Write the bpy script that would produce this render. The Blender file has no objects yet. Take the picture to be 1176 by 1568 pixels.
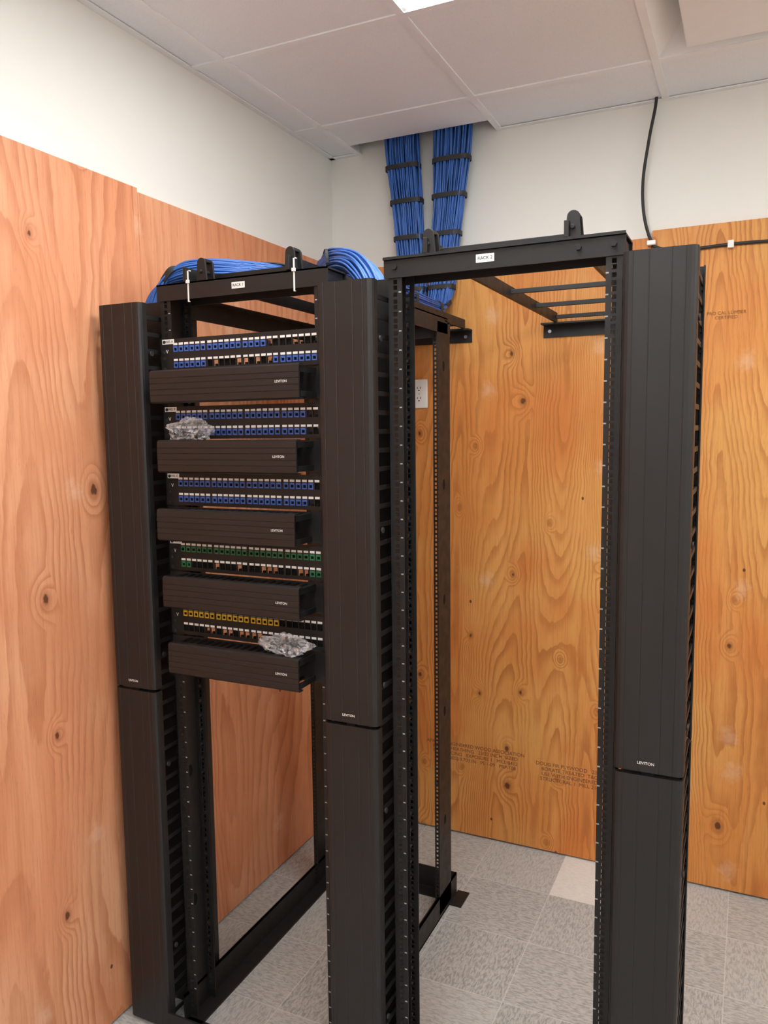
import bpy, bmesh, math, random
from mathutils import Vector, Matrix, noise
random.seed(7)
SC=bpy.context.scene
COL=SC.collection

# ------------------------------------------------------------------ node helpers
class NB:
    def __init__(s,name):
        s.m=bpy.data.materials.new(name); s.m.use_nodes=True
        s.t=s.m.node_tree; s.t.nodes.clear()
        s.out=s.t.nodes.new("ShaderNodeOutputMaterial")
        s.b=s.t.nodes.new("ShaderNodeBsdfPrincipled")
        s.t.links.new(s.b.outputs[0],s.out.inputs[0])
    def put(s,sock,v):
        if hasattr(v,'is_output') or isinstance(v,bpy.types.NodeSocket): s.t.links.new(v,sock)
        else: sock.default_value=v
    def n(s,typ,props=None,ins=None,out=0):
        nd=s.t.nodes.new(typ)
        for k,v in (props or {}).items(): setattr(nd,k,v)
        for k,v in (ins or {}).items(): s.put(nd.inputs[k],v)
        return nd.outputs[out]
    def ma(s,op,a,b=0.0,c=0.0,clamp=False):
        return s.n("ShaderNodeMath",{'operation':op,'use_clamp':clamp},{0:a,1:b,2:c})
    def mr(s,v,a,b,c=0.0,d=1.0,smooth=True):
        return s.n("ShaderNodeMapRange",{'interpolation_type':'SMOOTHSTEP' if smooth else 'LINEAR'},{0:v,1:a,2:b,3:c,4:d})
    def mix(s,f,a,b,mode='MIX'):
        nd=s.t.nodes.new("ShaderNodeMix"); nd.data_type='RGBA'; nd.blend_type=mode
        s.put(nd.inputs[0],f); s.put(nd.inputs[6],a); s.put(nd.inputs[7],b)
        return nd.outputs[2]
    def vec(s,x,y,z): return s.n("ShaderNodeCombineXYZ",None,{0:x,1:y,2:z})
    def obj(s):
        tc=s.t.nodes.new("ShaderNodeTexCoord"); sp=s.t.nodes.new("ShaderNodeSeparateXYZ")
        s.t.links.new(tc.outputs['Object'],sp.inputs[0]); return sp.outputs[0],sp.outputs[1],sp.outputs[2]
    def noise(s,v,scale,detail=3.0,rough=.5,dist=0.0,out=0):
        return s.n("ShaderNodeTexNoise",None,{'Vector':v,'Scale':scale,'Detail':detail,'Roughness':rough,'Distortion':dist},out)
    def bump(s,h,st,d=.01):
        s.t.links.new(s.n("ShaderNodeBump",None,{'Strength':st,'Distance':d,'Height':h}),s.b.inputs['Normal'])
    def base(s,c): s.put(s.b.inputs['Base Color'],c)
    def rough(s,c): s.put(s.b.inputs['Roughness'],c)
def c4(r,g,b): return (r,g,b,1)

def mat_simple(name,col,rough=.5,metal=0.,var=.12,spec=.5,nscale=30,bump=0.):
    n=NB(name); x,y,z=n.obj(); v=n.vec(x,y,z)
    f=n.noise(v,nscale,3)
    n.base(n.mix(f,c4(*[c*(1-var) for c in col]),c4(*[min(1,c*(1+var)) for c in col])))
    n.rough(n.mr(f,.3,.7,max(0,rough-.06),min(1,rough+.06)))
    n.b.inputs['Metallic'].default_value=metal
    n.b.inputs['Specular IOR Level'].default_value=spec
    if bump: n.bump(n.noise(v,400,2),bump,.001)
    return n.m

def mat_plywood(name,cl,cd,pink,stain,off,freq,knot,rx,rz,amax):
    n=NB(name); x,y,z=n.obj()
    u=n.ma('ADD',n.ma('ADD',x,y),off)
    idx=n.ma('MULTIPLY',n.ma('FLOOR',n.ma('DIVIDE',u,1.22)),3.7)
    def V(a,b,o=0.): return n.vec(n.ma('ADD',n.ma('MULTIPLY',u,a),o),idx,n.ma('MULTIPLY',z,b))
    wob=n.ma('MULTIPLY',n.ma('SUBTRACT',n.noise(V(30.,22.),1.,3,.6),.5),.16)
    def knots(a,b,o,thr):
        vn=n.t.nodes.new("ShaderNodeTexVoronoi"); vn.voronoi_dimensions='2D'
        n.t.links.new(n.vec(n.ma('ADD',n.ma('MULTIPLY',u,a),n.ma('ADD',idx,o)),n.ma('MULTIPLY',z,b),0.),vn.inputs['Vector']); vn.inputs['Scale'].default_value=1.
        s=n.t.nodes.new("ShaderNodeSeparateColor"); n.t.links.new(vn.outputs['Color'],s.inputs[0])
        return vn.outputs['Distance'],n.ma('GREATER_THAN',s.outputs[0],thr),s.outputs[1]
    d,gate,rs=knots(5.4,3.7,0.,knot)
    size=n.mr(rs,0.,1.,1.9,.90,False)
    ds=n.ma('MULTIPLY',d,size)
    ring=n.ma('MULTIPLY',n.mr(ds,0.0,.36,.070,0.0),gate)
    warp=n.ma('MULTIPLY',n.ma('SUBTRACT',n.noise(V(5.,3.4),1.,3,.55),.5),.055)
    h=n.noise(n.vec(n.ma('MULTIPLY',n.ma('ADD',u,warp),rx),idx,n.ma('MULTIPLY',z,rz)),1.0,1.0,.35,.1)
    h=n.ma('ADD',h,ring)
    h=n.ma('ADD',h,n.ma('MULTIPLY',n.noise(V(40.,9.),1.0,2),.010))
    saw=n.ma('FRACT',n.ma('MULTIPLY',h,freq))
    line=n.ma('SUBTRACT',n.mr(saw,.35,.93,0.,1.),n.mr(saw,.93,1.0,0.,1.),clamp=True)
    fine=n.noise(V(190.,6.),1.0,3,.6)
    pore=n.noise(V(420.,30.),1.0,2,.6)
    streak=n.noise(V(34.,1.1,3.),1.0,4,.65)
    big=n.noise(n.vec(u,idx,z),1.5,2); mid=n.noise(V(13.,1.3),1.0,4,.6); blot=n.noise(n.vec(u,idx,z),3.3,4,.6)
    big2=n.noise(n.vec(n.ma('ADD',u,5.),idx,n.ma('MULTIPLY',z,.8)),1.9,3,.55)
    col=n.mix(n.mr(big,.36,.64),c4(*cl),c4(*pink))
    col=n.mix(n.mr(big2,.46,.68,0,.80),col,c4(*stain))
    col=n.mix(n.ma('MULTIPLY',n.mr(mid,.48,.75),.40),col,c4(*[min(1,c*1.12+.03) for c in cl]))
    col=n.mix(n.ma('MULTIPLY',n.mr(streak,.52,.72),.45),col,c4(*[c*.5+s_*.5 for c,s_ in zip(cd,stain)]))
    amt=n.ma('MULTIPLY',line,n.mr(blot,.30,.66,.20,amax))
    col=n.mix(amt,col,c4(*cd))
    col=n.mix(n.ma('MULTIPLY',n.mr(fine,.45,.75),.30),col,c4(*cd))
    col=n.mix(n.ma('MULTIPLY',n.mr(pore,.58,.75),.24),col,c4(*[c*.5 for c in cd]))
    dw=n.ma('ADD',ds,wob)
    halo=n.ma('MULTIPLY',n.mr(dw,.03,.16,.62,0.),gate)
    col=n.mix(halo,col,c4(*[c*.80 for c in cd]))
    core=n.ma('MULTIPLY',n.ma('MULTIPLY',n.mr(dw,.025,.060,.88,0.),gate),n.ma('GREATER_THAN',rs,.25))
    col=n.mix(core,col,c4(.09,.03,.012))
    d2,g2,_=knots(11.,8.,4.3,.955)
    col=n.mix(n.ma('MULTIPLY',n.mr(d2,.040,.065,.85,0.),g2),col,c4(.06,.02,.01))
    d3,g3,_=knots(4.6,3.9,17.2,.87)
    pd=n.ma('ADD',d3,n.ma('MULTIPLY',n.noise(n.vec(u,idx,z),38.,5,.7),.42))
    col=n.mix(n.ma('MULTIPLY',n.mr(pd,.22,.40,.30,0.),g3),col,c4(.82,.56,.40))
    n.base(col); n.rough(n.mr(fine,.3,.7,.45,.6)); n.b.inputs['Specular IOR Level'].default_value=.30
    n.bump(n.ma('ADD',n.ma('MULTIPLY',fine,.6),n.ma('MULTIPLY',line,-.3)),.2,.002)
    return n.m

def mat_paint(name,col):
    n=NB(name); x,y,z=n.obj(); v=n.vec(x,y,z)
    f=n.noise(v,1.5,3)
    n.base(n.mix(f,c4(*[c*.96 for c in col]),c4(*col))); n.rough(.75)
    n.b.inputs['Specular IOR Level'].default_value=.25
    n.bump(n.noise(v,120,3),.12,.001); return n.m

def mat_tile():
    n=NB("ceiling_tile_mineral"); x,y,z=n.obj(); v=n.vec(x,y,z)
    f=n.noise(v,260,3,.7); g=n.noise(v,2.,2)
    col=n.mix(n.mr(f,.50,.72,0,.25),c4(.86,.88,.91),c4(.53,.545,.565))
    col=n.mix(n.mr(g,.3,.7,0,.12),col,c4(.76,.78,.81))
    n.base(col); n.rough(.9); n.b.inputs['Specular IOR Level'].default_value=.1; n.bump(f,.25,.001); return n.m

def mat_floor():
    n=NB("vinyl_floor_tile"); x,y,z=n.obj(); T=.305
    x=n.ma('SUBTRACT',x,.125)
    ix=n.ma('FLOOR',n.ma('DIVIDE',x,T)); iy=n.ma('FLOOR',n.ma('DIVIDE',y,T))
    par=n.ma('FLOORED_MODULO',n.ma('ADD',ix,iy),2.0)
    a=n.noise(n.vec(n.ma('MULTIPLY',x,150.),n.ma('MULTIPLY',y,45.),0.),1.,4,.65,.6)
    b=n.noise(n.vec(n.ma('MULTIPLY',x,45.),n.ma('MULTIPLY',y,150.),0.),1.,4,.65,.6)
    st=n.ma('ADD',n.ma('MULTIPLY',a,par),n.ma('MULTIPLY',b,n.ma('SUBTRACT',1.0,par)))
    wn=n.n("ShaderNodeTexWhiteNoise",{'noise_dimensions':'2D'},{'Vector':n.vec(ix,iy,0.)})
    col=n.mix(n.mr(st,.36,.60),c4(.28,.285,.275),c4(.50,.505,.48))
    col=n.mix(n.mr(wn,0.,1.,0.,.30,False),col,c4(.62,.625,.60))
    rep=n.ma('MULTIPLY',n.ma('COMPARE',ix,3.,.1),n.ma('COMPARE',iy,-1.,.1))
    col=n.mix(n.ma('MULTIPLY',rep,.65),col,c4(.92,.91,.84))
    fx=n.ma('ABSOLUTE',n.ma('SUBTRACT',n.ma('FLOORED_MODULO',x,T),T/2)); fy=n.ma('ABSOLUTE',n.ma('SUBTRACT',n.ma('FLOORED_MODULO',y,T),T/2))
    e=n.ma('MAXIMUM',fx,fy); seam=n.mr(e,T/2-.0025,T/2-.0008)
    col=n.mix(n.ma('MULTIPLY',seam,.40),col,c4(.78,.78,.75))
    n.base(col); n.rough(n.mr(st,.3,.7,.34,.5)); n.bump(n.ma('SUBTRACT',1.,seam),.2,.001); return n.m

def mat_emit(name,col,s):
    n=NB(name); x,y,z=n.obj(); f=n.noise(n.vec(x,y,z),60,2)
    n.base(c4(.9,.9,.9)); n.put(n.b.inputs['Emission Color'],n.mix(f,c4(*[c*.96 for c in col]),c4(*col))); n.b.inputs['Emission Strength'].default_value=s
    return n.m

M={}
M['blk']=mat_simple("black_powder_coat",(.012,.0115,.0115),.50,0,.15,.40,25,.15)
M['cover']=mat_simple("black_plastic_cover",(.0145,.0135,.0135),.42,0,.06,.42,6,.1)
M['hole']=mat_simple("dark_recess",(.004,.004,.004),.8,0,.1,.2)
M['blue']=mat_simple("blue_jack_plastic",(.045,.13,.48),.4)
M['cable']=mat_simple("blue_cable_jacket",(.035,.125,.43),.45,0,.35,.5,14)
M['green']=mat_simple("green_jack_plastic",(.012,.17,.07),.4)
M['yellow']=mat_simple("yellow_jack_plastic",(.75,.50,.03),.4)
M['white']=mat_simple("white_label_stock",(.85,.85,.83),.5,0,.04)
M['wplas']=mat_simple("white_plastic",(.84,.83,.79),.35,0,.04)
M['paint']=mat_paint("offwhite_wall_paint",(.82,.81,.76))
M['tbar']=mat_simple("ceiling_grid_metal",(.86,.87,.88),.45,0,.03)
M['gal']=mat_simple("galvanised_steel",(.55,.55,.55),.35,.9,.15)
M['ink']=mat_simple("stamp_ink",(.19,.07,.025),.7,0,.3)
M['grey']=mat_simple("grey_screen_print",(.38,.38,.37),.6)
M['tile']=mat_tile(); M['floor']=mat_floor()
M['plyL']=mat_plywood("plywood_reddish",(.74,.37,.205),(.48,.165,.072),(.71,.295,.15),(.62,.235,.11),.0,40.,.86,2.4,.34,.72)
M['plyB']=mat_plywood("plywood_golden",(.71,.35,.10),(.41,.13,.030),(.68,.265,.066),(.63,.19,.044),-.10,46.,.50,3.6,.26,.74)
M['lamp']=mat_emit("troffer_diffuser",(.96,.985,1.),15.0)
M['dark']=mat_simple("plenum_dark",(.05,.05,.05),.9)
M['shrub']=mat_simple("black_rubber",(.02,.02,.02),.6)

# ------------------------------------------------------------------ mesh builder
class MB:
    def __init__(s): s.v=[];s.f=[];s.mi=[];s.mats=[];s.sm=[]
    def slot(s,k):
        if k not in s.mats: s.mats.append(k)
        return s.mats.index(k)
    def box(s,x0,x1,y0,y1,z0,z1,m='blk'):
        i=len(s.v); s.v+=[(x0,y0,z0),(x1,y0,z0),(x1,y1,z0),(x0,y1,z0),(x0,y0,z1),(x1,y0,z1),(x1,y1,z1),(x0,y1,z1)]
        k=s.slot(m)
        for q in((0,3,2,1),(4,5,6,7),(0,1,5,4),(1,2,6,5),(2,3,7,6),(3,0,4,7)):
            s.f.append([i+a for a in q]); s.mi.append(k); s.sm.append(False)
    def prism(s,prof,ax,a,b,m='blk'):
        i=len(s.v);n=len(prof);k=s.slot(m)
        for t in(a,b):
            for p in prof:
                s.v.append((p[0],p[1],t) if ax=='z' else (t,p[0],p[1]) if ax=='x' else (p[0],t,p[1]))
        for j in range(n):
            s.f.append([i+j,i+(j+1)%n,i+n+(j+1)%n,i+n+j]); s.mi.append(k); s.sm.append(False)
        s.f.append([i+j for j in range(n)][::-1]); s.mi.append(k); s.sm.append(False)
        s.f.append([i+n+j for j in range(n)]); s.mi.append(k); s.sm.append(False)
    def tube(s,pts,r,m='blk',seg=8):
        i=len(s.v);k=s.slot(m);P=[Vector(p) for p in pts];n=len(P)
        for j,p in enumerate(P):
            t=(P[min(j+1,n-1)]-P[max(j-1,0)]).normalized()
            a=t.orthogonal() if abs(t.z)>.95 else t.cross(Vector((0,0,1))); a.normalize(); 
            if abs(t.z)>.95: a=Vector((1,0,0))-t*t.x; a.normalize()
            b=t.cross(a)
            for q in range(seg):
                w=2*math.pi*q/seg; s.v.append(tuple(p+a*math.cos(w)*r+b*math.sin(w)*r))
        for j in range(n-1):
            for q in range(seg):
                s.f.append([i+j*seg+q,i+j*seg+(q+1)%seg,i+(j+1)*seg+(q+1)%seg,i+(j+1)*seg+q]); s.mi.append(k); s.sm.append(True)
        s.f.append([i+q for q in range(seg)][::-1]);s.mi.append(k);s.sm.append(False)
        s.f.append([i+(n-1)*seg+q for q in range(seg)]);s.mi.append(k);s.sm.append(False)
    def make(s,name,parent=None,bev=0,mat=None):
        me=bpy.data.meshes.new(name); me.from_pydata(s.v,[],s.f)
        for k in s.mats: me.materials.append(M[k])
        me.polygons.foreach_set('material_index',s.mi); me.polygons.foreach_set('use_smooth',s.sm)
        me.update()
        bm=bmesh.new(); bm.from_mesh(me); bmesh.ops.recalc_face_normals(bm,faces=bm.faces); bm.to_mesh(me); bm.free()
        o=bpy.data.objects.new(name,me); COL.objects.link(o)
        if parent: o.parent=parent
        if bev:
            b=o.modifiers.new("bevel",'BEVEL'); b.width=bev; b.segments=2; b.limit_method='ANGLE'
        return o
def empty(name,loc=(0,0,0)):
    o=bpy.data.objects.new(name,None); COL.objects.link(o); o.empty_display_size=.1; return o
def text(name,body,size,loc,mat,parent,rot=(math.pi/2,0,0),extr=.0002,align='CENTER'):
    cu=bpy.data.curves.new(name,'FONT'); cu.body=body; cu.size=size; cu.extrude=extr; cu.align_x=align; cu.align_y='CENTER'
    cu.materials.append(M[mat]); o=bpy.data.objects.new(name,cu); COL.objects.link(o); o.location=loc; o.rotation_euler=rot; o.parent=parent; return o
def cr(P,n=10):
    P=[Vector(p) for p in P]; out=[]
    for i in range(len(P)-1):
        p0=P[max(i-1,0)];p1=P[i];p2=P[i+1];p3=P[min(i+2,len(P)-1)]
        for k in range(n):
            t=k/n
            out.append(.5*((2*p1)+(p2-p0)*t+(2*p0-5*p1+4*p2-p3)*t*t+(3*p1-p0-3*p2+p3)*t**3))
    out.append(P[-1]); return out

# ------------------------------------------------------------------ room
RX,RY,H=3.4,-4.9,2.893
def room_box(name,*a,m='paint'):
    b=MB(); b.box(*a,m=m); return b.make(name)
wl=room_box("wall_left",-.12,0,RY-.12,.12,-.05,3.3)
wb=room_box("wall_back",0,RX,0,.12,-.05,3.3)
room_box("wall_right",RX,RX+.12,RY-.12,.12,-.05,3.3)
room_box("wall_front",0,RX,RY-.12,RY,-.05,3.3)
room_box("floor",-.12,RX+.12,RY-.12,.12,-.08,0,m='floor')
PT=.018
def sheet(x0,x1,y0,y1,z1,m,p):
    b=MB(); b.box(x0,x1,y0,y1,.008,z1,m); return b.make("plywood_sheet",p,bev=.0015)
sheet(0.0,PT,-1.2185,-.020,2.440,'plyL',wl)
sheet(0.0,PT+.003,-2.4395,-1.2225,2.450,'plyL',wl)
sheet(0.0,PT,-3.6595,-2.4425,2.440,'plyL',wl)
sheet(0.0,PT,RY+.01,-3.6625,2.440,'plyL',wl)
sb=sheet(0.002,1.3185,-PT,0.,2.418,'plyB',wb)
sheet(1.3215,2.5385,-PT-.001,0.,2.442,'plyB',wb)
sheet(2.5415,RX-.01,-PT,0.,2.440,'plyB',wb)
st=[("APA THE ENGINEERED WOOD ASSOCIATION\nRATED SHEATHING   23/32 INCH  SIZED\nFOR SPACING   EXPOSURE 1   MILL 0412\nTHICKNESS 0.703 IN   PS 1-09   PRP-108",.021,(.65,-PT-.0006,.365)),
    ("DOUG FIR PLYWOOD   23/32\nBORATE TREATED  T&G\nUSE WITH ENGINEERED\nSTRUCTURAL 1  MILL 214",.021,(1.05,-PT-.0006,.345)),
    ("PRO CAL LUMBER\nCERTIFIED",.016,(1.575,-PT-.0018,2.125))]
for i,(t,s_,l) in enumerate(st): text("grade_stamp_%d"%(i+1),t,s_,l,'ink',sb)

# ceiling
GX=[-.475,.135,.745,1.355,1.965,2.575,3.185,3.795]; GY=[.28,-.33,-.94,-1.55,-2.16,-2.77,-3.38,-3.99,-4.6,-5.21]
cb=MB(); tb=MB()
for i in range(len(GX)-1):
    for j in range(len(GY)-1):
        x0,x1=max(GX[i],0),min(GX[i+1],RX); y1,y0=min(GY[j],0),max(GY[j+1],RY)
        if x1-x0<.01 or y1-y0<.01: continue
        if i in(2,5) and j in(2,3,6,7): continue
        if i==3 and j==1: continue
        if i==1 and j==0:
            cb.box(x0,x1,y0,-.105,H,H+.016,'tile'); continue
        cb.box(x0+.001,x1-.001,y0+.001,y1-.001,H+random.uniform(0,.0012),H+.016,'tile')
ceil=cb.make("ceiling")
for x in GX:
    if .01<x<RX: tb.box(x-.012,x+.012,RY,0,H-.004,H+.001,'tbar'); tb.box(x-.0015,x+.0015,RY,0,H+.001,H+.035,'tbar')
for y in GY:
    if RY<y<-.01: tb.box(0,RX,y-.012,y+.012,H-.0042,H+.0008,'tbar'); tb.box(0,RX,y-.0015,y+.0015,H+.001,H+.035,'tbar')
tb.box(0,.022,RY,0,H-.005,H-.001,'tbar'); tb.box(RX-.022,RX,RY,0,H-.005,H-.001,'tbar')
tb.box(.745,RX,-.022,0,H-.005,H-.001,'tbar'); tb.box(0,.150,-.022,0,H-.005,H-.001,'tbar'); tb.box(0,RX,RY,RY+.022,H-.005,H-.001,'tbar')
tb.make("ceiling_grid",ceil)
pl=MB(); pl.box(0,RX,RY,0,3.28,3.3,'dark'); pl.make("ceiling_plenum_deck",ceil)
def troffer(x0,x1,y0,y1):
    e=empty("ceiling_light_panel")
    b=MB(); b.box(x0+.013,x1-.013,y0+.013,y1-.013,H+.012,H+.06,'wplas')
    for a in((x0+.012,x0+.028,y0+.012,y1-.012),(x1-.028,x1-.012,y0+.012,y1-.012),(x0+.028,x1-.028,y0+.012,y0+.028),(x0+.028,x1-.028,y1-.028,y1-.012)):
        b.box(*a,H+.000,H+.012,'wplas')
    b.make("housing",e)
    d=MB(); d.box(x0+.028,x1-.028,y0+.028,y1-.028,H-.006,H+.0115,'lamp'); d.make("diffuser",e)
troffer(.745,1.355,-2.16,-.94); troffer(2.575,3.185,-2.16,-.94)
troffer(.745,1.355,-4.6,-3.38) ; troffer(2.575,3.185,-4.6,-3.38)
e=empty("ceiling_air_diffuser"); b=MB()
x0,x1,y0,y1=1.367,1.953,-.928,-.342
k=b.slot('tbar'); inn=.075
for (a,z) in((0,H-.001),(inn,H+.07)):
    b.v+=[(x0+a,y0+a,z),(x1-a,y0+a,z),(x1-a,y1-a,z),(x0+a,y1-a,z)]
for j in range(4): b.f.append([j,(j+1)%4,4+(j+1)%4,4+j]); b.mi.append(k); b.sm.append(False)
b.f.append([4,5,6,7]); b.mi.append(k); b.sm.append(False)
b.make("cone",e)
b=MB(); b.box(x0+.085,x1-.06,y0+.06,y1-.06,H-.012,H-.004,'tbar'); b.box(1.6,1.72,-.70,-.58,H-.004,H+.069,'tbar'); b.make("plate",e,bev=.003)

# ------------------------------------------------------------------ racks
U=.04445; FY=-1.36
def flange(b,x0,x1,y0,y1,z0,z1,hw=.010,hh=.010):
    c=(x0+x1)/2; b.box(x0,c-hw/2,y0,y1,z0,z1); b.box(c+hw/2,x1,y0,y1,z0,z1)
    step=[.015875,.015875,.0127]; n=0; prev=z0; zc=z0+.03
    while zc<z1-.03:
        b.box(c-hw/2,c+hw/2,y0,y1,prev,zc-hh/2); prev=zc+hh/2; zc+=step[n%3]; n+=1
    b.box(c-hw/2,c+hw/2,y0,y1,prev,z1)
def post(b,xo,sgn,y,z0,z1,back=1,dep=.088,fw=.034):
    t=.003; xi=xo+sgn*fw; X=sorted((xo,xi)); ys=sorted((y,y+back*t)); hw=min(.010,fw*.42)
    flange(b,X[0],X[1],ys[0],ys[1],z0,z1,hw,min(.010,hw*1.2))
    ys=sorted((y+back*dep,y+back*(dep-t))); flange(b,X[0],X[1],ys[0],ys[1],z0,z1,hw,min(.010,hw*1.2))
    W=sorted((xo,xo+sgn*t)); Y=sorted((y+back*t,y+back*(dep-t)))
    b.box(W[0],W[1],Y[0],Y[1],z0,z1)
def umarks(b,x,y,z0,z1):
    z=z0
    while z<z1: b.box(x-.0030,x+.0030,y-.0006,y,z,z+.0030,'grey'); z+=U
ZB,ZT=.075,2.134
r1=empty("four_post_equipment_rack"); b=MB()
L,Rr=.208,.722; RY2=-.50
post(b,L,1,FY,ZB-.06,ZT-.006); post(b,Rr,-1,FY,ZB-.06,ZT-.006)
post(b,L,1,RY2,ZB-.06,ZT-.04,-1,.115,.017); post(b,Rr,-1,RY2,ZB-.06,ZT-.04,-1,.115,.017)
umarks(b,L+.029,FY,.1,2.08); umarks(b,Rr-.029,FY,.1,2.08)
for zz in (.35,.75,1.15,1.55,1.95):
    b.prism([(RY2-.06+.009*math.cos(a*math.pi/6),zz+(.018*math.sin(a*math.pi/6))) for a in range(12)],'x',Rr-.0005,Rr+.0006,'hole')
    b.prism([(FY+.045+.009*math.cos(a*math.pi/6),zz+(.018*math.sin(a*math.pi/6))) for a in range(12)],'x',L+.0028,L+.0040,'hole')
b.make("uprights",r1)
b=MB()
def angle_x(b,x0,x1,y,z,fh,fd,t=.004,back=1):
    Y=sorted((y,y+back*t)); b.box(x0,x1,Y[0],Y[1],z-fh,z)
    Y=sorted((y,y+back*fd)); b.box(x0,x1,Y[0],Y[1],z-t,z)
angle_x(b,L-.008,Rr+.006,FY-.004,ZT,.044,.055); angle_x(b,L-.008,Rr+.006,FY+.096,ZT,.044,.045,back=-1)
angle_x(b,L,Rr,RY2+.004,ZT-.03,.05,.05,back=-1)
for (xa,xb) in((L,L+.004),(Rr-.004,Rr)):
    b.box(xa,xb,FY+.08,RY2-.02,ZT-.075,ZT-.022)
b.box(L,L+.045,FY+.08,RY2-.02,ZT-.026,ZT-.022); b.box(Rr-.045,Rr,FY+.08,RY2-.02,ZT-.026,ZT-.022)
for (xa,xb,xc,xd) in((L,L+.005,L,L+.055),(Rr-.005,Rr,Rr-.055,Rr)):
    b.box(xa,xb,FY-.02,RY2+.06,0.0,.085); b.box(xc,xd,FY-.02,RY2+.06,0.0,.006)
    b.box(xa,xb,FY-.02,RY2+.06,.078,.085)
b.box(L,Rr,FY-.09,FY-.084,0,.08); b.box(L,Rr,FY-.09,FY,0,.006)
b.box(L,Rr,RY2+.055,RY2+.06,0,.085); b.box(L,Rr,RY2-.0,RY2+.06,0,.006)
b.box(Rr,Rr+.045,RY2-.02,RY2+.075,0,.006)
for x in (L+.02,L+.045,Rr-.02,Rr-.045):
    for y in (FY+.02,FY+.07):
        b.prism([(x+.007*math.cos(a*math.pi/3),y+.007*math.sin(a*math.pi/3)) for a in range(6)],'z',ZT,ZT+.006)
b.make("frame",r1)
lb=MB(); lb.box(.447,.487,FY-.0050,FY-.0042,ZT-.030,ZT-.014,'white'); lb.make("rack_label",r1)
text("rack_label_text","RACK 1",.010,(.467,FY-.0052,ZT-.022),'hole',r1)
r2=empty("two_post_equipment_rack"); b=MB()
L2,R2=.889,1.420
post(b,L2,1,FY,.006,ZT-.006,dep=.076,fw=.034); post(b,R2,-1,FY,.006,ZT-.006,dep=.085,fw=.034)
umarks(b,L2+.029,FY,.1,2.08); umarks(b,R2-.031,FY,.1,2.08)
b.make("uprights",r2)
b=MB()
angle_x(b,L2-.010,R2+.006,FY-.004,ZT,.044,.055); angle_x(b,L2-.010,R2+.006,FY+.093,ZT,.044,.045,back=-1)
b.box(L2-.010,R2+.006,FY-.010,FY-.004,ZT-.003,ZT+.003)
angle_x(b,L2,R2,FY-.10,.09,.09,.004); b.box(L2,R2,FY-.10,FY,0,.006); b.box(L2,R2,FY+.085,FY+.19,0,.006); b.box(L2,R2,FY+.083,FY+.088,0,.09)
for x in (L2+.018,R2-.018,R2-.09):
    b.prism([(x+.007*math.cos(a*math.pi/3),ZT-.02+.007*math.sin(a*math.pi/3)) for a in range(6)],'y',FY-.010,FY-.004)
b.make("frame",r2)
lb=MB(); lb.box(1.105,1.147,FY-.0050,FY-.0042,ZT-.030,ZT-.012,'white'); lb.make("rack_label",r2)
text("rack_label_text","RACK 2",.010,(1.126,FY-.0052,ZT-.021),'hole',r2)

# ------------------------------------------------------------------ vertical cable managers
DZ=[.012,1.018,1.026,2.082]; DF=-1.432
def cover_profile(x0,x1,yf,back):
    w=x1-x0; d=.028*back; pts=[(x0,yf+d),(x0,yf+.012*back),(x0+.002,yf+.006*back),(x0+.006,yf+.002*back),(x0+.012,yf+.0004*back)]
    for fr in(.14,.36,.66,.84):
        c=x0+w*fr; pts+=[(c-.0016,yf),(c-.0006,yf+.0006*back),(c+.0006,yf+.0006*back),(c+.0016,yf)]
    pts+=[(x1-.012,yf+.0004*back),(x1-.006,yf+.002*back),(x1-.002,yf+.006*back),(x1,yf+.012*back),(x1,yf+d),(x1-.003,yf+d),(x1-.003,yf+.014*back),(x0+.003,yf+.014*back),(x0+.003,yf+d)]
    return pts
def vmanager(x0,x1):
    e=empty("vertical_cable_manager")
    for (yf,back,nm) in((DF,1,"front"),(-1.185,-1,"rear")):
        for (za,zb,n2) in((DZ[0],DZ[1],"lower"),(DZ[2],DZ[3],"upper")):
            b=MB(); b.prism(cover_profile(x0,x1,yf,back),'z',za,zb,'cover'); b.make("cover_%s_%s"%(nm,n2),e)
    b=MB(); xm=(x0+x1)/2; ym=-1.31
    b.box(x0+.006,x1-.006,ym,ym+.004,.0,2.10)
    for xs in(x0+.006,x1-.009): b.box(xs,xs+.003,ym-.012,ym+.016,.0,2.10)
    z=.04
    while z<2.08:
        for xs in(x0+.004,x1-.008):
            b.box(xs,xs+.004,DF+.012,ym,z,z+.011); b.box(xs,xs+.004,ym,-1.195,z,z+.011)
            b.box(xs,xs+.004,DF+.012,DF+.024,z-.010,z+.021); b.box(xs,xs+.004,-1.207,-1.195,z-.010,z+.021)
        z+=U
    b.box(xm-.012,xm+.012,DF+.004,DF+.02,1.014,1.030,'hole')
    for zz in (.25,.80,1.12,1.50,1.95):
        b.tube([(x1-.001,DF+.040,zz),(x1+.004,DF+.040,zz)],.007,'shrub',10)
    b.make("finger_spine",e)
    text("cover_logo","LEVITON",.0085,(xm-.004,DF-.0006,1.045),'white',e)
    return e
vmanager(.050,.197); vmanager(.733,.880); vmanager(1.430,1.570)

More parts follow.
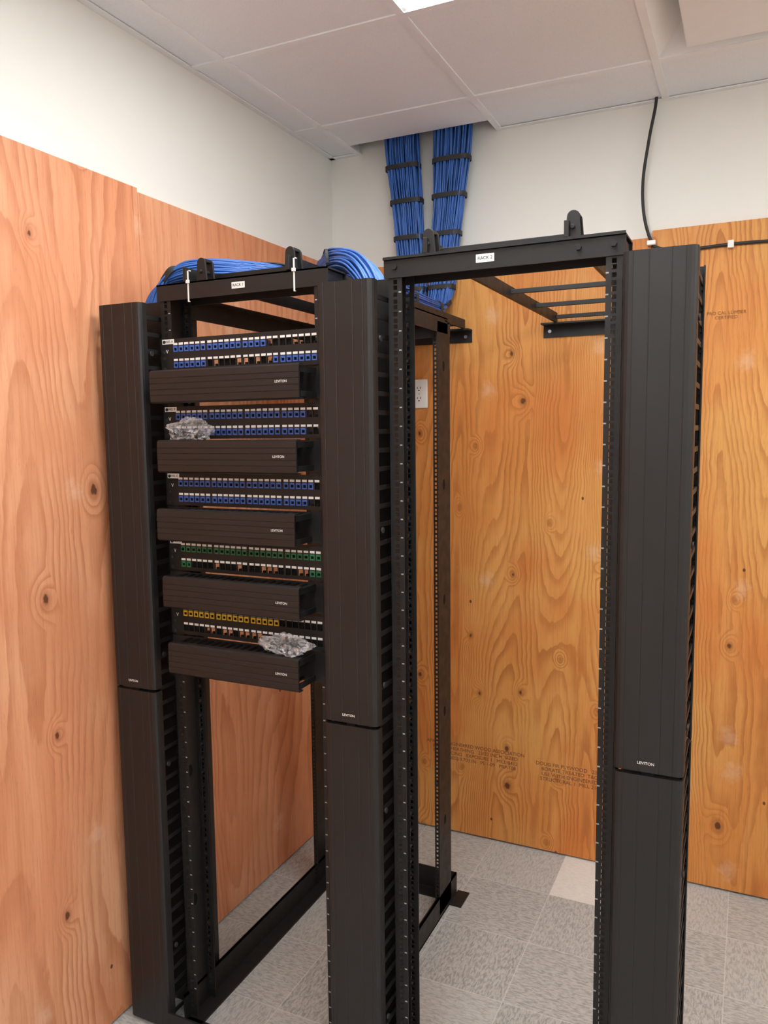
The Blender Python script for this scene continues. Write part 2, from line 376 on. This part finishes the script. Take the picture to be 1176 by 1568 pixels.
# ------------------------------------------------------------------ patch panels + horizontal managers
def patch_panel(zt,rows,label):
    b=MB(); zb=zt-2*U+.001; y0,y1=FY-.005,FY-.0005; px0,px1=L-.0,Rr
    a0=.258; pit=.0183; grp=.0032
    xs=[a0+i*pit+(i//6)*grp for i in range(24)]; jw,jh=.0150,.0165
    rz=[zt-.0275,zt-.0275-U+.002]
    b.box(px0,xs[0]-jw/2,y0,y1,zb,zt); b.box(xs[-1]+jw/2,px1,y0,y1,zb,zt)
    X0,X1=xs[0]-jw/2,xs[-1]+jw/2
    b.box(X0,X1,y0,y1,rz[0]+jh/2,zt); b.box(X0,X1,y0,y1,rz[1]+jh/2,rz[0]-jh/2); b.box(X0,X1,y0,y1,zb,rz[1]-jh/2)
    b.box(px0+.03,px1-.03,y1,y1+.022,zt-.002,zt); b.box(px0+.03,px1-.03,y1,y1+.022,zb,zb+.002)
    for r in(0,1):
        for i,x in enumerate(xs):
            if i<23: b.box(x+jw/2,xs[i+1]-jw/2,y0,y1,rz[r]-jh/2,rz[r]+jh/2)
            c=rows[r][i]; z=rz[r]
            k={'b':'blue','g':'green','y':'yellow'}.get(c)
            if k:
                b.box(x-jw/2+.0006,x+jw/2-.0006,y0-.0012,y1+.02,z+.0028,z+jh/2-.0004,k)
                b.box(x-jw/2+.0006,x+jw/2-.0006,y0-.0012,y1+.02,z-jh/2+.0004,z-.0045,k)
                for sx in(-1,1): 
                    q=sorted((x+sx*(jw/2-.0006),x+sx*(jw/2-.0030))); b.box(q[0],q[1],y0-.0012,y1+.02,z-.0045,z+.0028,k)
                b.box(x-jw/2+.003,x+jw/2-.003,y0+.002,y1+.02,z-.0045,z+.0028,'hole')
            elif c=='.':
                b.box(x-.0035,x+.0035,y0+.002,y1+.004,z-jh/2,z-jh/2+.006,'hole')
                if random.random()<.6: b.box(x-jw/2,x+jw/2,y1,y1+.002,z-jh/2,z+jh/2,'hole')
            b.box(x-jw/2+.0008,x+jw/2-.0008,y0-.0008,y0,z+jh/2+.0020,z+jh/2+.0078,'white')
    b.box(L+.006,L+.046,y0-.0009,y0,zt-.0140,zt-.0010,'white')
    for sx in(L+.013,Rr-.013):
        for zz in(zt-.008,zb+.008,zt-.036,zb+.036): b.prism([(sx+.0045*math.cos(a*math.pi/5),zz+.0045*math.sin(a*math.pi/5)) for a in range(10)],'y',y0-.002,y0,'shrub')
    o=b.make("patch_panel")
    text("panel_label_text",label,.0085,(L+.026,y0-.0011,zt-.0075),'hole',o)
    text("panel_mark","V",.014,(L+.022,y0-.0008,zt-.034),'white',o)
B='b'*24
ROWS=[('b'*16+'.'*8,'b'*6+'.'*11+'b'*7),(B[:22]+'..','b'*22+'..'),('b'*23+'.','b'*22+'..'),('g'*24,'gg'+'.'*19+'.gg'),('y'*17+'.'*7,'.'*24)]
def hmanager(zt,x0,x1):
    e=empty("horizontal_cable_manager"); zb=zt-.085; yf=-1.452
    pts=[(yf+.022,zb),(yf+.006,zb),(yf+.001,zb+.004)]
    for q in(.020,.034,.050,.064):
        c=zb+q; pts+=[(yf,c-.0016),(yf+.0010,c-.0006),(yf+.0010,c+.0006),(yf,c+.0016)]
    pts+=[(yf+.001,zt-.004),(yf+.006,zt),(yf+.022,zt),(yf+.022,zt-.003),(yf+.005,zt-.005),(yf+.005,zb+.005),(yf+.022,zb+.003)]
    b=MB(); b.prism(pts,'x',x0,x1,'cover'); b.make("snap_cover",e)
    b=MB(); b.box(L,Rr,FY-.004,FY-.0005,zb+.003,zt-.003)
    x=x0+.004
    while x<x1:
        for za,zc in((zt-.010,zt-.006),(zb+.006,zb+.010)): b.box(x,x+.011,yf+.008,FY-.004,za,zc)
        x+=.0238
    b.box(x1-.006,x1-.002,yf+.012,FY-.004,zb+.006,zb+.020); b.box(x1-.006,x1-.002,yf+.012,FY-.004,zt-.020,zt-.006)
    b.make("finger_duct",e)
    text("cover_logo","LEVITON",.0085,(x1-.050,yf-.0008,zt-.042),'white',e)
Z0=1.989; SP=.1812
HX=[(.240,.694),(.256,.682),(.246,.672),(.256,.680),(.266,.674)]
for i in range(5):
    patch_panel(Z0-i*SP,ROWS[i],"PANEL "+"ABCDE"[i]); hmanager(Z0-i*SP-2*U-.001,*HX[i])

# ------------------------------------------------------------------ ladder racking
def ladder(xa,xb,ends,px):
    e=empty("cable_ladder_rack"); b=MB(); z0,z1=ZT+.001,ZT+.037
    for x in(xa,xb): b.box(x-.005,x+.005,FY-.01,-.055,z0,z1)
    y=-.07
    while y>FY: b.box(xa,xb,y-.006,y+.006,z0+.012,z0+.026); y-=.305
    b.make("rails_and_rungs",e,bev=.001)
    b=MB()
    for x in px:
        zc=z1+.010
        pr=[(x-.017,z0),(x+.017,z0)]+[(x+.013*math.cos(a*math.pi/8),zc+.013*math.sin(a*math.pi/8)) for a in range(9)]
        b.prism(pr,'y',FY+.004,FY+.010); b.prism(pr,'y',FY+.036,FY+.042)
        b.box(x-.009,x+.009,FY+.010,FY+.036,zc+.003,zc+.011)
        b.tube([(x,FY-.003,z1-.012),(x,FY+.048,z1-.012)],.005)
    b.make("retaining_posts",e,bev=.001)
    b=MB(); wx0,wx1=ends
    b.box(wx0,wx1,-PT-.006,-PT,z0-.050,z0-.002); b.box(wx0,wx1,-PT-.055,-PT,z0-.006,z0)
    for x in (wx0+.025,wx1-.025): b.prism([(x+.007*math.cos(a*math.pi/3),z0-.028+.007*math.sin(a*math.pi/3)) for a in range(6)],'y',-PT-.012,-PT-.005,'gal')
    b.make("wall_angle_bracket",e)
ladder(.300,.618,(.255,.640),(.345,.618)); ladder(.985,1.305,(.930,1.345),(.988,1.316))
tt=empty("white_cable_tie_pair")
for k,x in enumerate((.318,.645)):
    b=MB()
    b.box(x-.0120,x-.0080,FY-.0060,FY-.0045,ZT-.050,ZT+.030,'wplas')
    b.box(x-.0120,x-.0080,FY-.0060,FY+.006,ZT+.028,ZT+.030,'wplas')
    b.box(x-.0145,x-.0055,FY-.0095,FY-.0045,ZT-.004,ZT+.004,'wplas')
    b.box(x-.0120,x-.0080,FY-.0060,FY+.0,ZT-.052,ZT-.050,'wplas')
    b.make("tie_%d"%(k+1),tt)

# ------------------------------------------------------------------ blue cable bundles
def bundle(ctrl,nx,nz,seed,r=.0031):
    rnd=random.Random(seed); C=cr([c[0] for c in ctrl],10); LT=cr([Vector(c[1]).normalized()*c[2] for c in ctrl],10); TH=cr([c[3] for c in ctrl],10)
    S=[]
    for i in range(nx):
        for j in range(nz):
            a=(i+.5)/nx-.5+rnd.uniform(-.35,.35)/nx; bb=(j+.5)/nz-.5+rnd.uniform(-.2,.2)/nz
            q=1-.6*bb*bb; a*=q
            ph=rnd.uniform(0,6.28); fr=rnd.uniform(.10,.26); am=rnd.uniform(.01,.06)
            S.append([C[k]+LT[k]*(a+am*math.sin(k*fr+ph))+TH[k]*(bb+am*math.cos(k*fr*1.3+ph)) for k in range(len(C))])
    return S
def curves(name,S,r,mat,parent):
    cu=bpy.data.curves.new(name,'CURVE'); cu.dimensions='3D'; cu.bevel_depth=r; cu.bevel_resolution=2; cu.use_fill_caps=True
    for P in S:
        s=cu.splines.new('POLY'); s.points.add(len(P)-1)
        for k,p in enumerate(P): s.points[k].co=(*p,1)
        s.use_smooth=True
    cu.materials.append(M[mat]); o=bpy.data.objects.new(name,cu); COL.objects.link(o); o.parent=parent; return o
def strap(b,c,lat,w,th,hw=.008,t=.003):
    c=Vector(c); lat=Vector(lat).normalized(); th=Vector(th); tn=th.normalized(); ax=lat.cross(tn).normalized()
    a=w/2+.002; d=th.length/2+.002; n=28; i=len(b.v); k=b.slot('shrub')
    for q in range(n):
        an=2*math.pi*q/n; cx=math.copysign(abs(math.cos(an))**.55,math.cos(an)); sy=math.copysign(abs(math.sin(an))**.55,math.sin(an))
        for (s_,h_) in((0,-1),(0,1),(1,1),(1,-1)):
            p=c+lat*cx*(a+s_*t)+tn*sy*(d+s_*t)+ax*hw*h_; b.v.append(tuple(p))
    for q in range(n):
        q2=(q+1)%n
        for e_ in range(4):
            b.f.append([i+q*4+e_,i+q*4+(e_+1)%4,i+q2*4+(e_+1)%4,i+q2*4+e_]); b.mi.append(k); b.sm.append(False)
X=(1,0,0)
A=[((.355,-.06,3.10),X,.145,(0,.06,0)),((.358,-.06,2.85),X,.140,(0,.06,0)),((.378,-.062,2.65),X,.128,(0,.06,0)),((.395,-.064,2.45),X,.118,(0,.06,0)),((.410,-.07,2.30),X,.100,(0,.06,0)),((.415,-.12,2.215),X,.09,(0,.045,.04)),
   ((.420,-.24,2.200),X,.10,(0,0,.050)),((.42,-.60,2.20),X,.10,(0,0,.050)),((.41,-.92,2.20),(1,.1,0),.10,(0,0,.045)),((.36,-1.10,2.205),(.6,.8,0),.10,(0,0,.04)),((.24,-1.20,2.20),(.15,1,0),.10,(.0,0,.045)),((.15,-1.235,2.165),(0,1,0),.095,(.05,0,.04)),((.105,-1.25,2.08),(0,1,0),.09,(.055,0,.01)),((.10,-1.25,1.9),(0,1,0),.08,(.06,0,0)),((.10,-1.25,1.5),(0,1,0),.08,(.06,0,0)),((.10,-1.25,1.1),(0,1,0),.05,(.04,0,0))]
Bp=[((.580,-.06,3.10),X,.155,(0,.06,0)),((.573,-.06,2.85),X,.150,(0,.06,0)),((.560,-.062,2.65),X,.130,(0,.06,0)),((.540,-.064,2.45),X,.115,(0,.06,0)),((.530,-.07,2.30),X,.100,(0,.06,0)),((.525,-.12,2.215),X,.09,(0,.045,.04)),
   ((.53,-.24,2.200),X,.10,(0,0,.050)),((.53,-.60,2.20),X,.10,(0,0,.050)),((.505,-.85,2.20),(1,-.1,0),.10,(0,0,.05)),((.52,-1.02,2.205),(.7,-.7,0),.12,(0,0,.05)),((.61,-1.12,2.202),(.5,-.9,0),.12,(.0,0,.05)),((.725,-1.195,2.165),(.2,-1,0),.10,(.04,0,.04)),((.800,-1.24,2.07),(0,-1,0),.08,(.055,0,.01)),((.81,-1.25,1.9),(0,-1,0),.08,(.06,0,0)),((.81,-1.25,1.5),(0,-1,0),.07,(.05,0,0)),((.81,-1.25,1.1),(0,-1,0),.05,(.04,0,0))]
for nm,ctrl,sd in(("a",A,1),("b",Bp,2)):
    e=empty("blue_network_cable_bundle")
    curves("cables",bundle(ctrl,16,7,sd),.0031,'cable',e)
    b=MB(); C=cr([c[0] for c in ctrl],10); LT=cr([Vector(c[1]).normalized()*c[2] for c in ctrl],10); TH=cr([c[3] for c in ctrl],10)
    for k in (13,20,27,33,40,47,58,66,76,88,(97 if nm=='b' else 108)):
        if k<len(C): strap(b,C[k],LT[k],LT[k].length,TH[k],.009)
    b.make("hook_and_loop_straps",e)

# ------------------------------------------------------------------ black cable + clip
e=empty("black_coax_cable"); b=MB()
b.tube(cr([(1.325,-.03,2.99),(1.325,-.032,2.88),(1.305,-.034,2.76),(1.287,-.034,2.62),(1.292,-.034,2.50),(1.318,-.030,2.405),(1.35,-.026,2.375),(1.45,-.026,2.362),(1.6,-.026,2.365),(1.9,-.026,2.36),(2.6,-.026,2.37)],10),.0055,'shrub'); b.make("cable",e)
b=MB(); b.box(1.572,1.592,-.034,-.0195,2.352,2.378,'wplas'); b.box(1.305,1.335,-.042,-.0195,2.388,2.404,'wplas'); b.box(2.2,2.22,-.034,-.0195,2.352,2.378,'wplas'); b.make("clips",e,bev=.002)

# ------------------------------------------------------------------ outlet
e=empty("electrical_outlet"); b=MB(); x,z=.410,1.886; yy=-PT
b.box(x-.036,x+.036,yy-.006,yy,z-.059,z+.059,'wplas'); b.make("cover_plate",e,bev=.003)
b=MB()
for dz in(-.021,.021):
    pr=[(x+max(-.0165,min(.0165,.019*math.cos(a*math.pi/10))),z+dz+max(-.0135,min(.0135,.017*math.sin(a*math.pi/10)))) for a in range(20)]
    b.prism(pr,'y',yy-.008,yy-.005,'wplas')
    b.box(x-.0080,x-.0055,yy-.0085,yy-.0078,z+dz,z+dz+.008,'hole'); b.box(x+.0050,x+.0075,yy-.0085,yy-.0078,z+dz,z+dz+.0085,'hole')
    b.prism([(x+.003*math.cos(a*math.pi/5),z+dz-.007+.003*math.sin(a*math.pi/5)) for a in range(10)],'y',yy-.0085,yy-.0078,'hole')
b.prism([(x+.003*math.cos(a*math.pi/5),z+.003*math.sin(a*math.pi/5)) for a in range(10)],'y',yy-.0075,yy-.0058,'gal')
b.make("receptacles",e)

# ------------------------------------------------------------------ plastic bags of screws
def film():
    n=NB("clear_plastic_film"); x,y,z=n.obj(); f=n.noise(n.vec(x,y,z),90,3)
    n.base(n.mix(f,c4(.55,.55,.58),c4(.95,.95,.97))); n.rough(.12); n.b.inputs['Specular IOR Level'].default_value=1.0
    n.put(n.b.inputs['Alpha'],n.mr(f,.35,.7,.08,.35)); return n.m
M['film']=film()
def bag(cx,cy,cz,sx,sy,sz,seed):
    e=empty("plastic_bag_of_screws"); me=bpy.data.meshes.new("film"); bm=bmesh.new(); bmesh.ops.create_icosphere(bm,subdivisions=5,radius=1)
    for v in bm.verts:
        p=v.co.copy(); s=Vector((seed*3.1,seed,0))
        n1=noise.noise(p*1.6+s); n2=abs(noise.noise(p*4+s)); n3=abs(noise.noise(p*9+s))
        k=1+.35*n1-.45*n2-.2*n3; q=Vector((p.x*sx*k,p.y*sy*k,p.z*sz*k*1.1)); 
        if q.z<-sz*.62: q.z=-sz*.62
        v.co=q+Vector((cx,cy,cz+sz*.62))
    bm.to_mesh(me); bm.free(); me.materials.append(M['film']); 
    o=bpy.data.objects.new("film",me); COL.objects.link(o); o.parent=e
    b=MB(); r=random.Random(seed)
    for _ in range(34):
        p=Vector((cx+r.uniform(-.6,.6)*sx,cy+r.uniform(-.5,.5)*sy,cz+r.uniform(.10,.7)*sz)); d=Vector((r.uniform(-1,1),r.uniform(-1,1),r.uniform(-.5,.5))).normalized()
        b.tube([p-d*.007,p+d*.007],.0022,'gal' if r.random()<.4 else 'shrub',6); b.tube([p+d*.007,p+d*.010],.0045,'gal' if r.random()<.4 else 'shrub',8)
    b.make("screws",e)
bag(.335,-1.415,Z0-SP-2*U,.078,.030,.034,1)
bag(.615,-1.415,Z0-4*SP-2*U,.078,.030,.032,2)

# ------------------------------------------------------------------ camera
yaw,pit,rol=.43971665,.10377008,-.01148099
fw=Vector((-math.sin(yaw)*math.cos(pit),math.cos(yaw)*math.cos(pit),-math.sin(pit))); rt=Vector((math.cos(yaw),math.sin(yaw),0)); up=rt.cross(fw)
r2_=rt*math.cos(rol)+up*math.sin(rol); u2=-rt*math.sin(rol)+up*math.cos(rol)
ca=bpy.data.cameras.new("camera"); ca.sensor_fit='HORIZONTAL'; ca.sensor_width=36; ca.lens=36*1200/1176; ca.clip_start=.02
co=bpy.data.objects.new("camera",ca); COL.objects.link(co)
mt=Matrix((r2_,u2,-fw)).transposed().to_4x4(); mt.translation=Vector((1.675,-3.070,1.737)); co.matrix_world=mt
SC.camera=co
w=bpy.data.worlds.new("world"); SC.world=w; w.use_nodes=True; w.node_tree.nodes["Background"].inputs[0].default_value=(.5,.5,.5,1); w.node_tree.nodes["Background"].inputs[1].default_value=.1
SC.view_settings.view_transform='Standard'
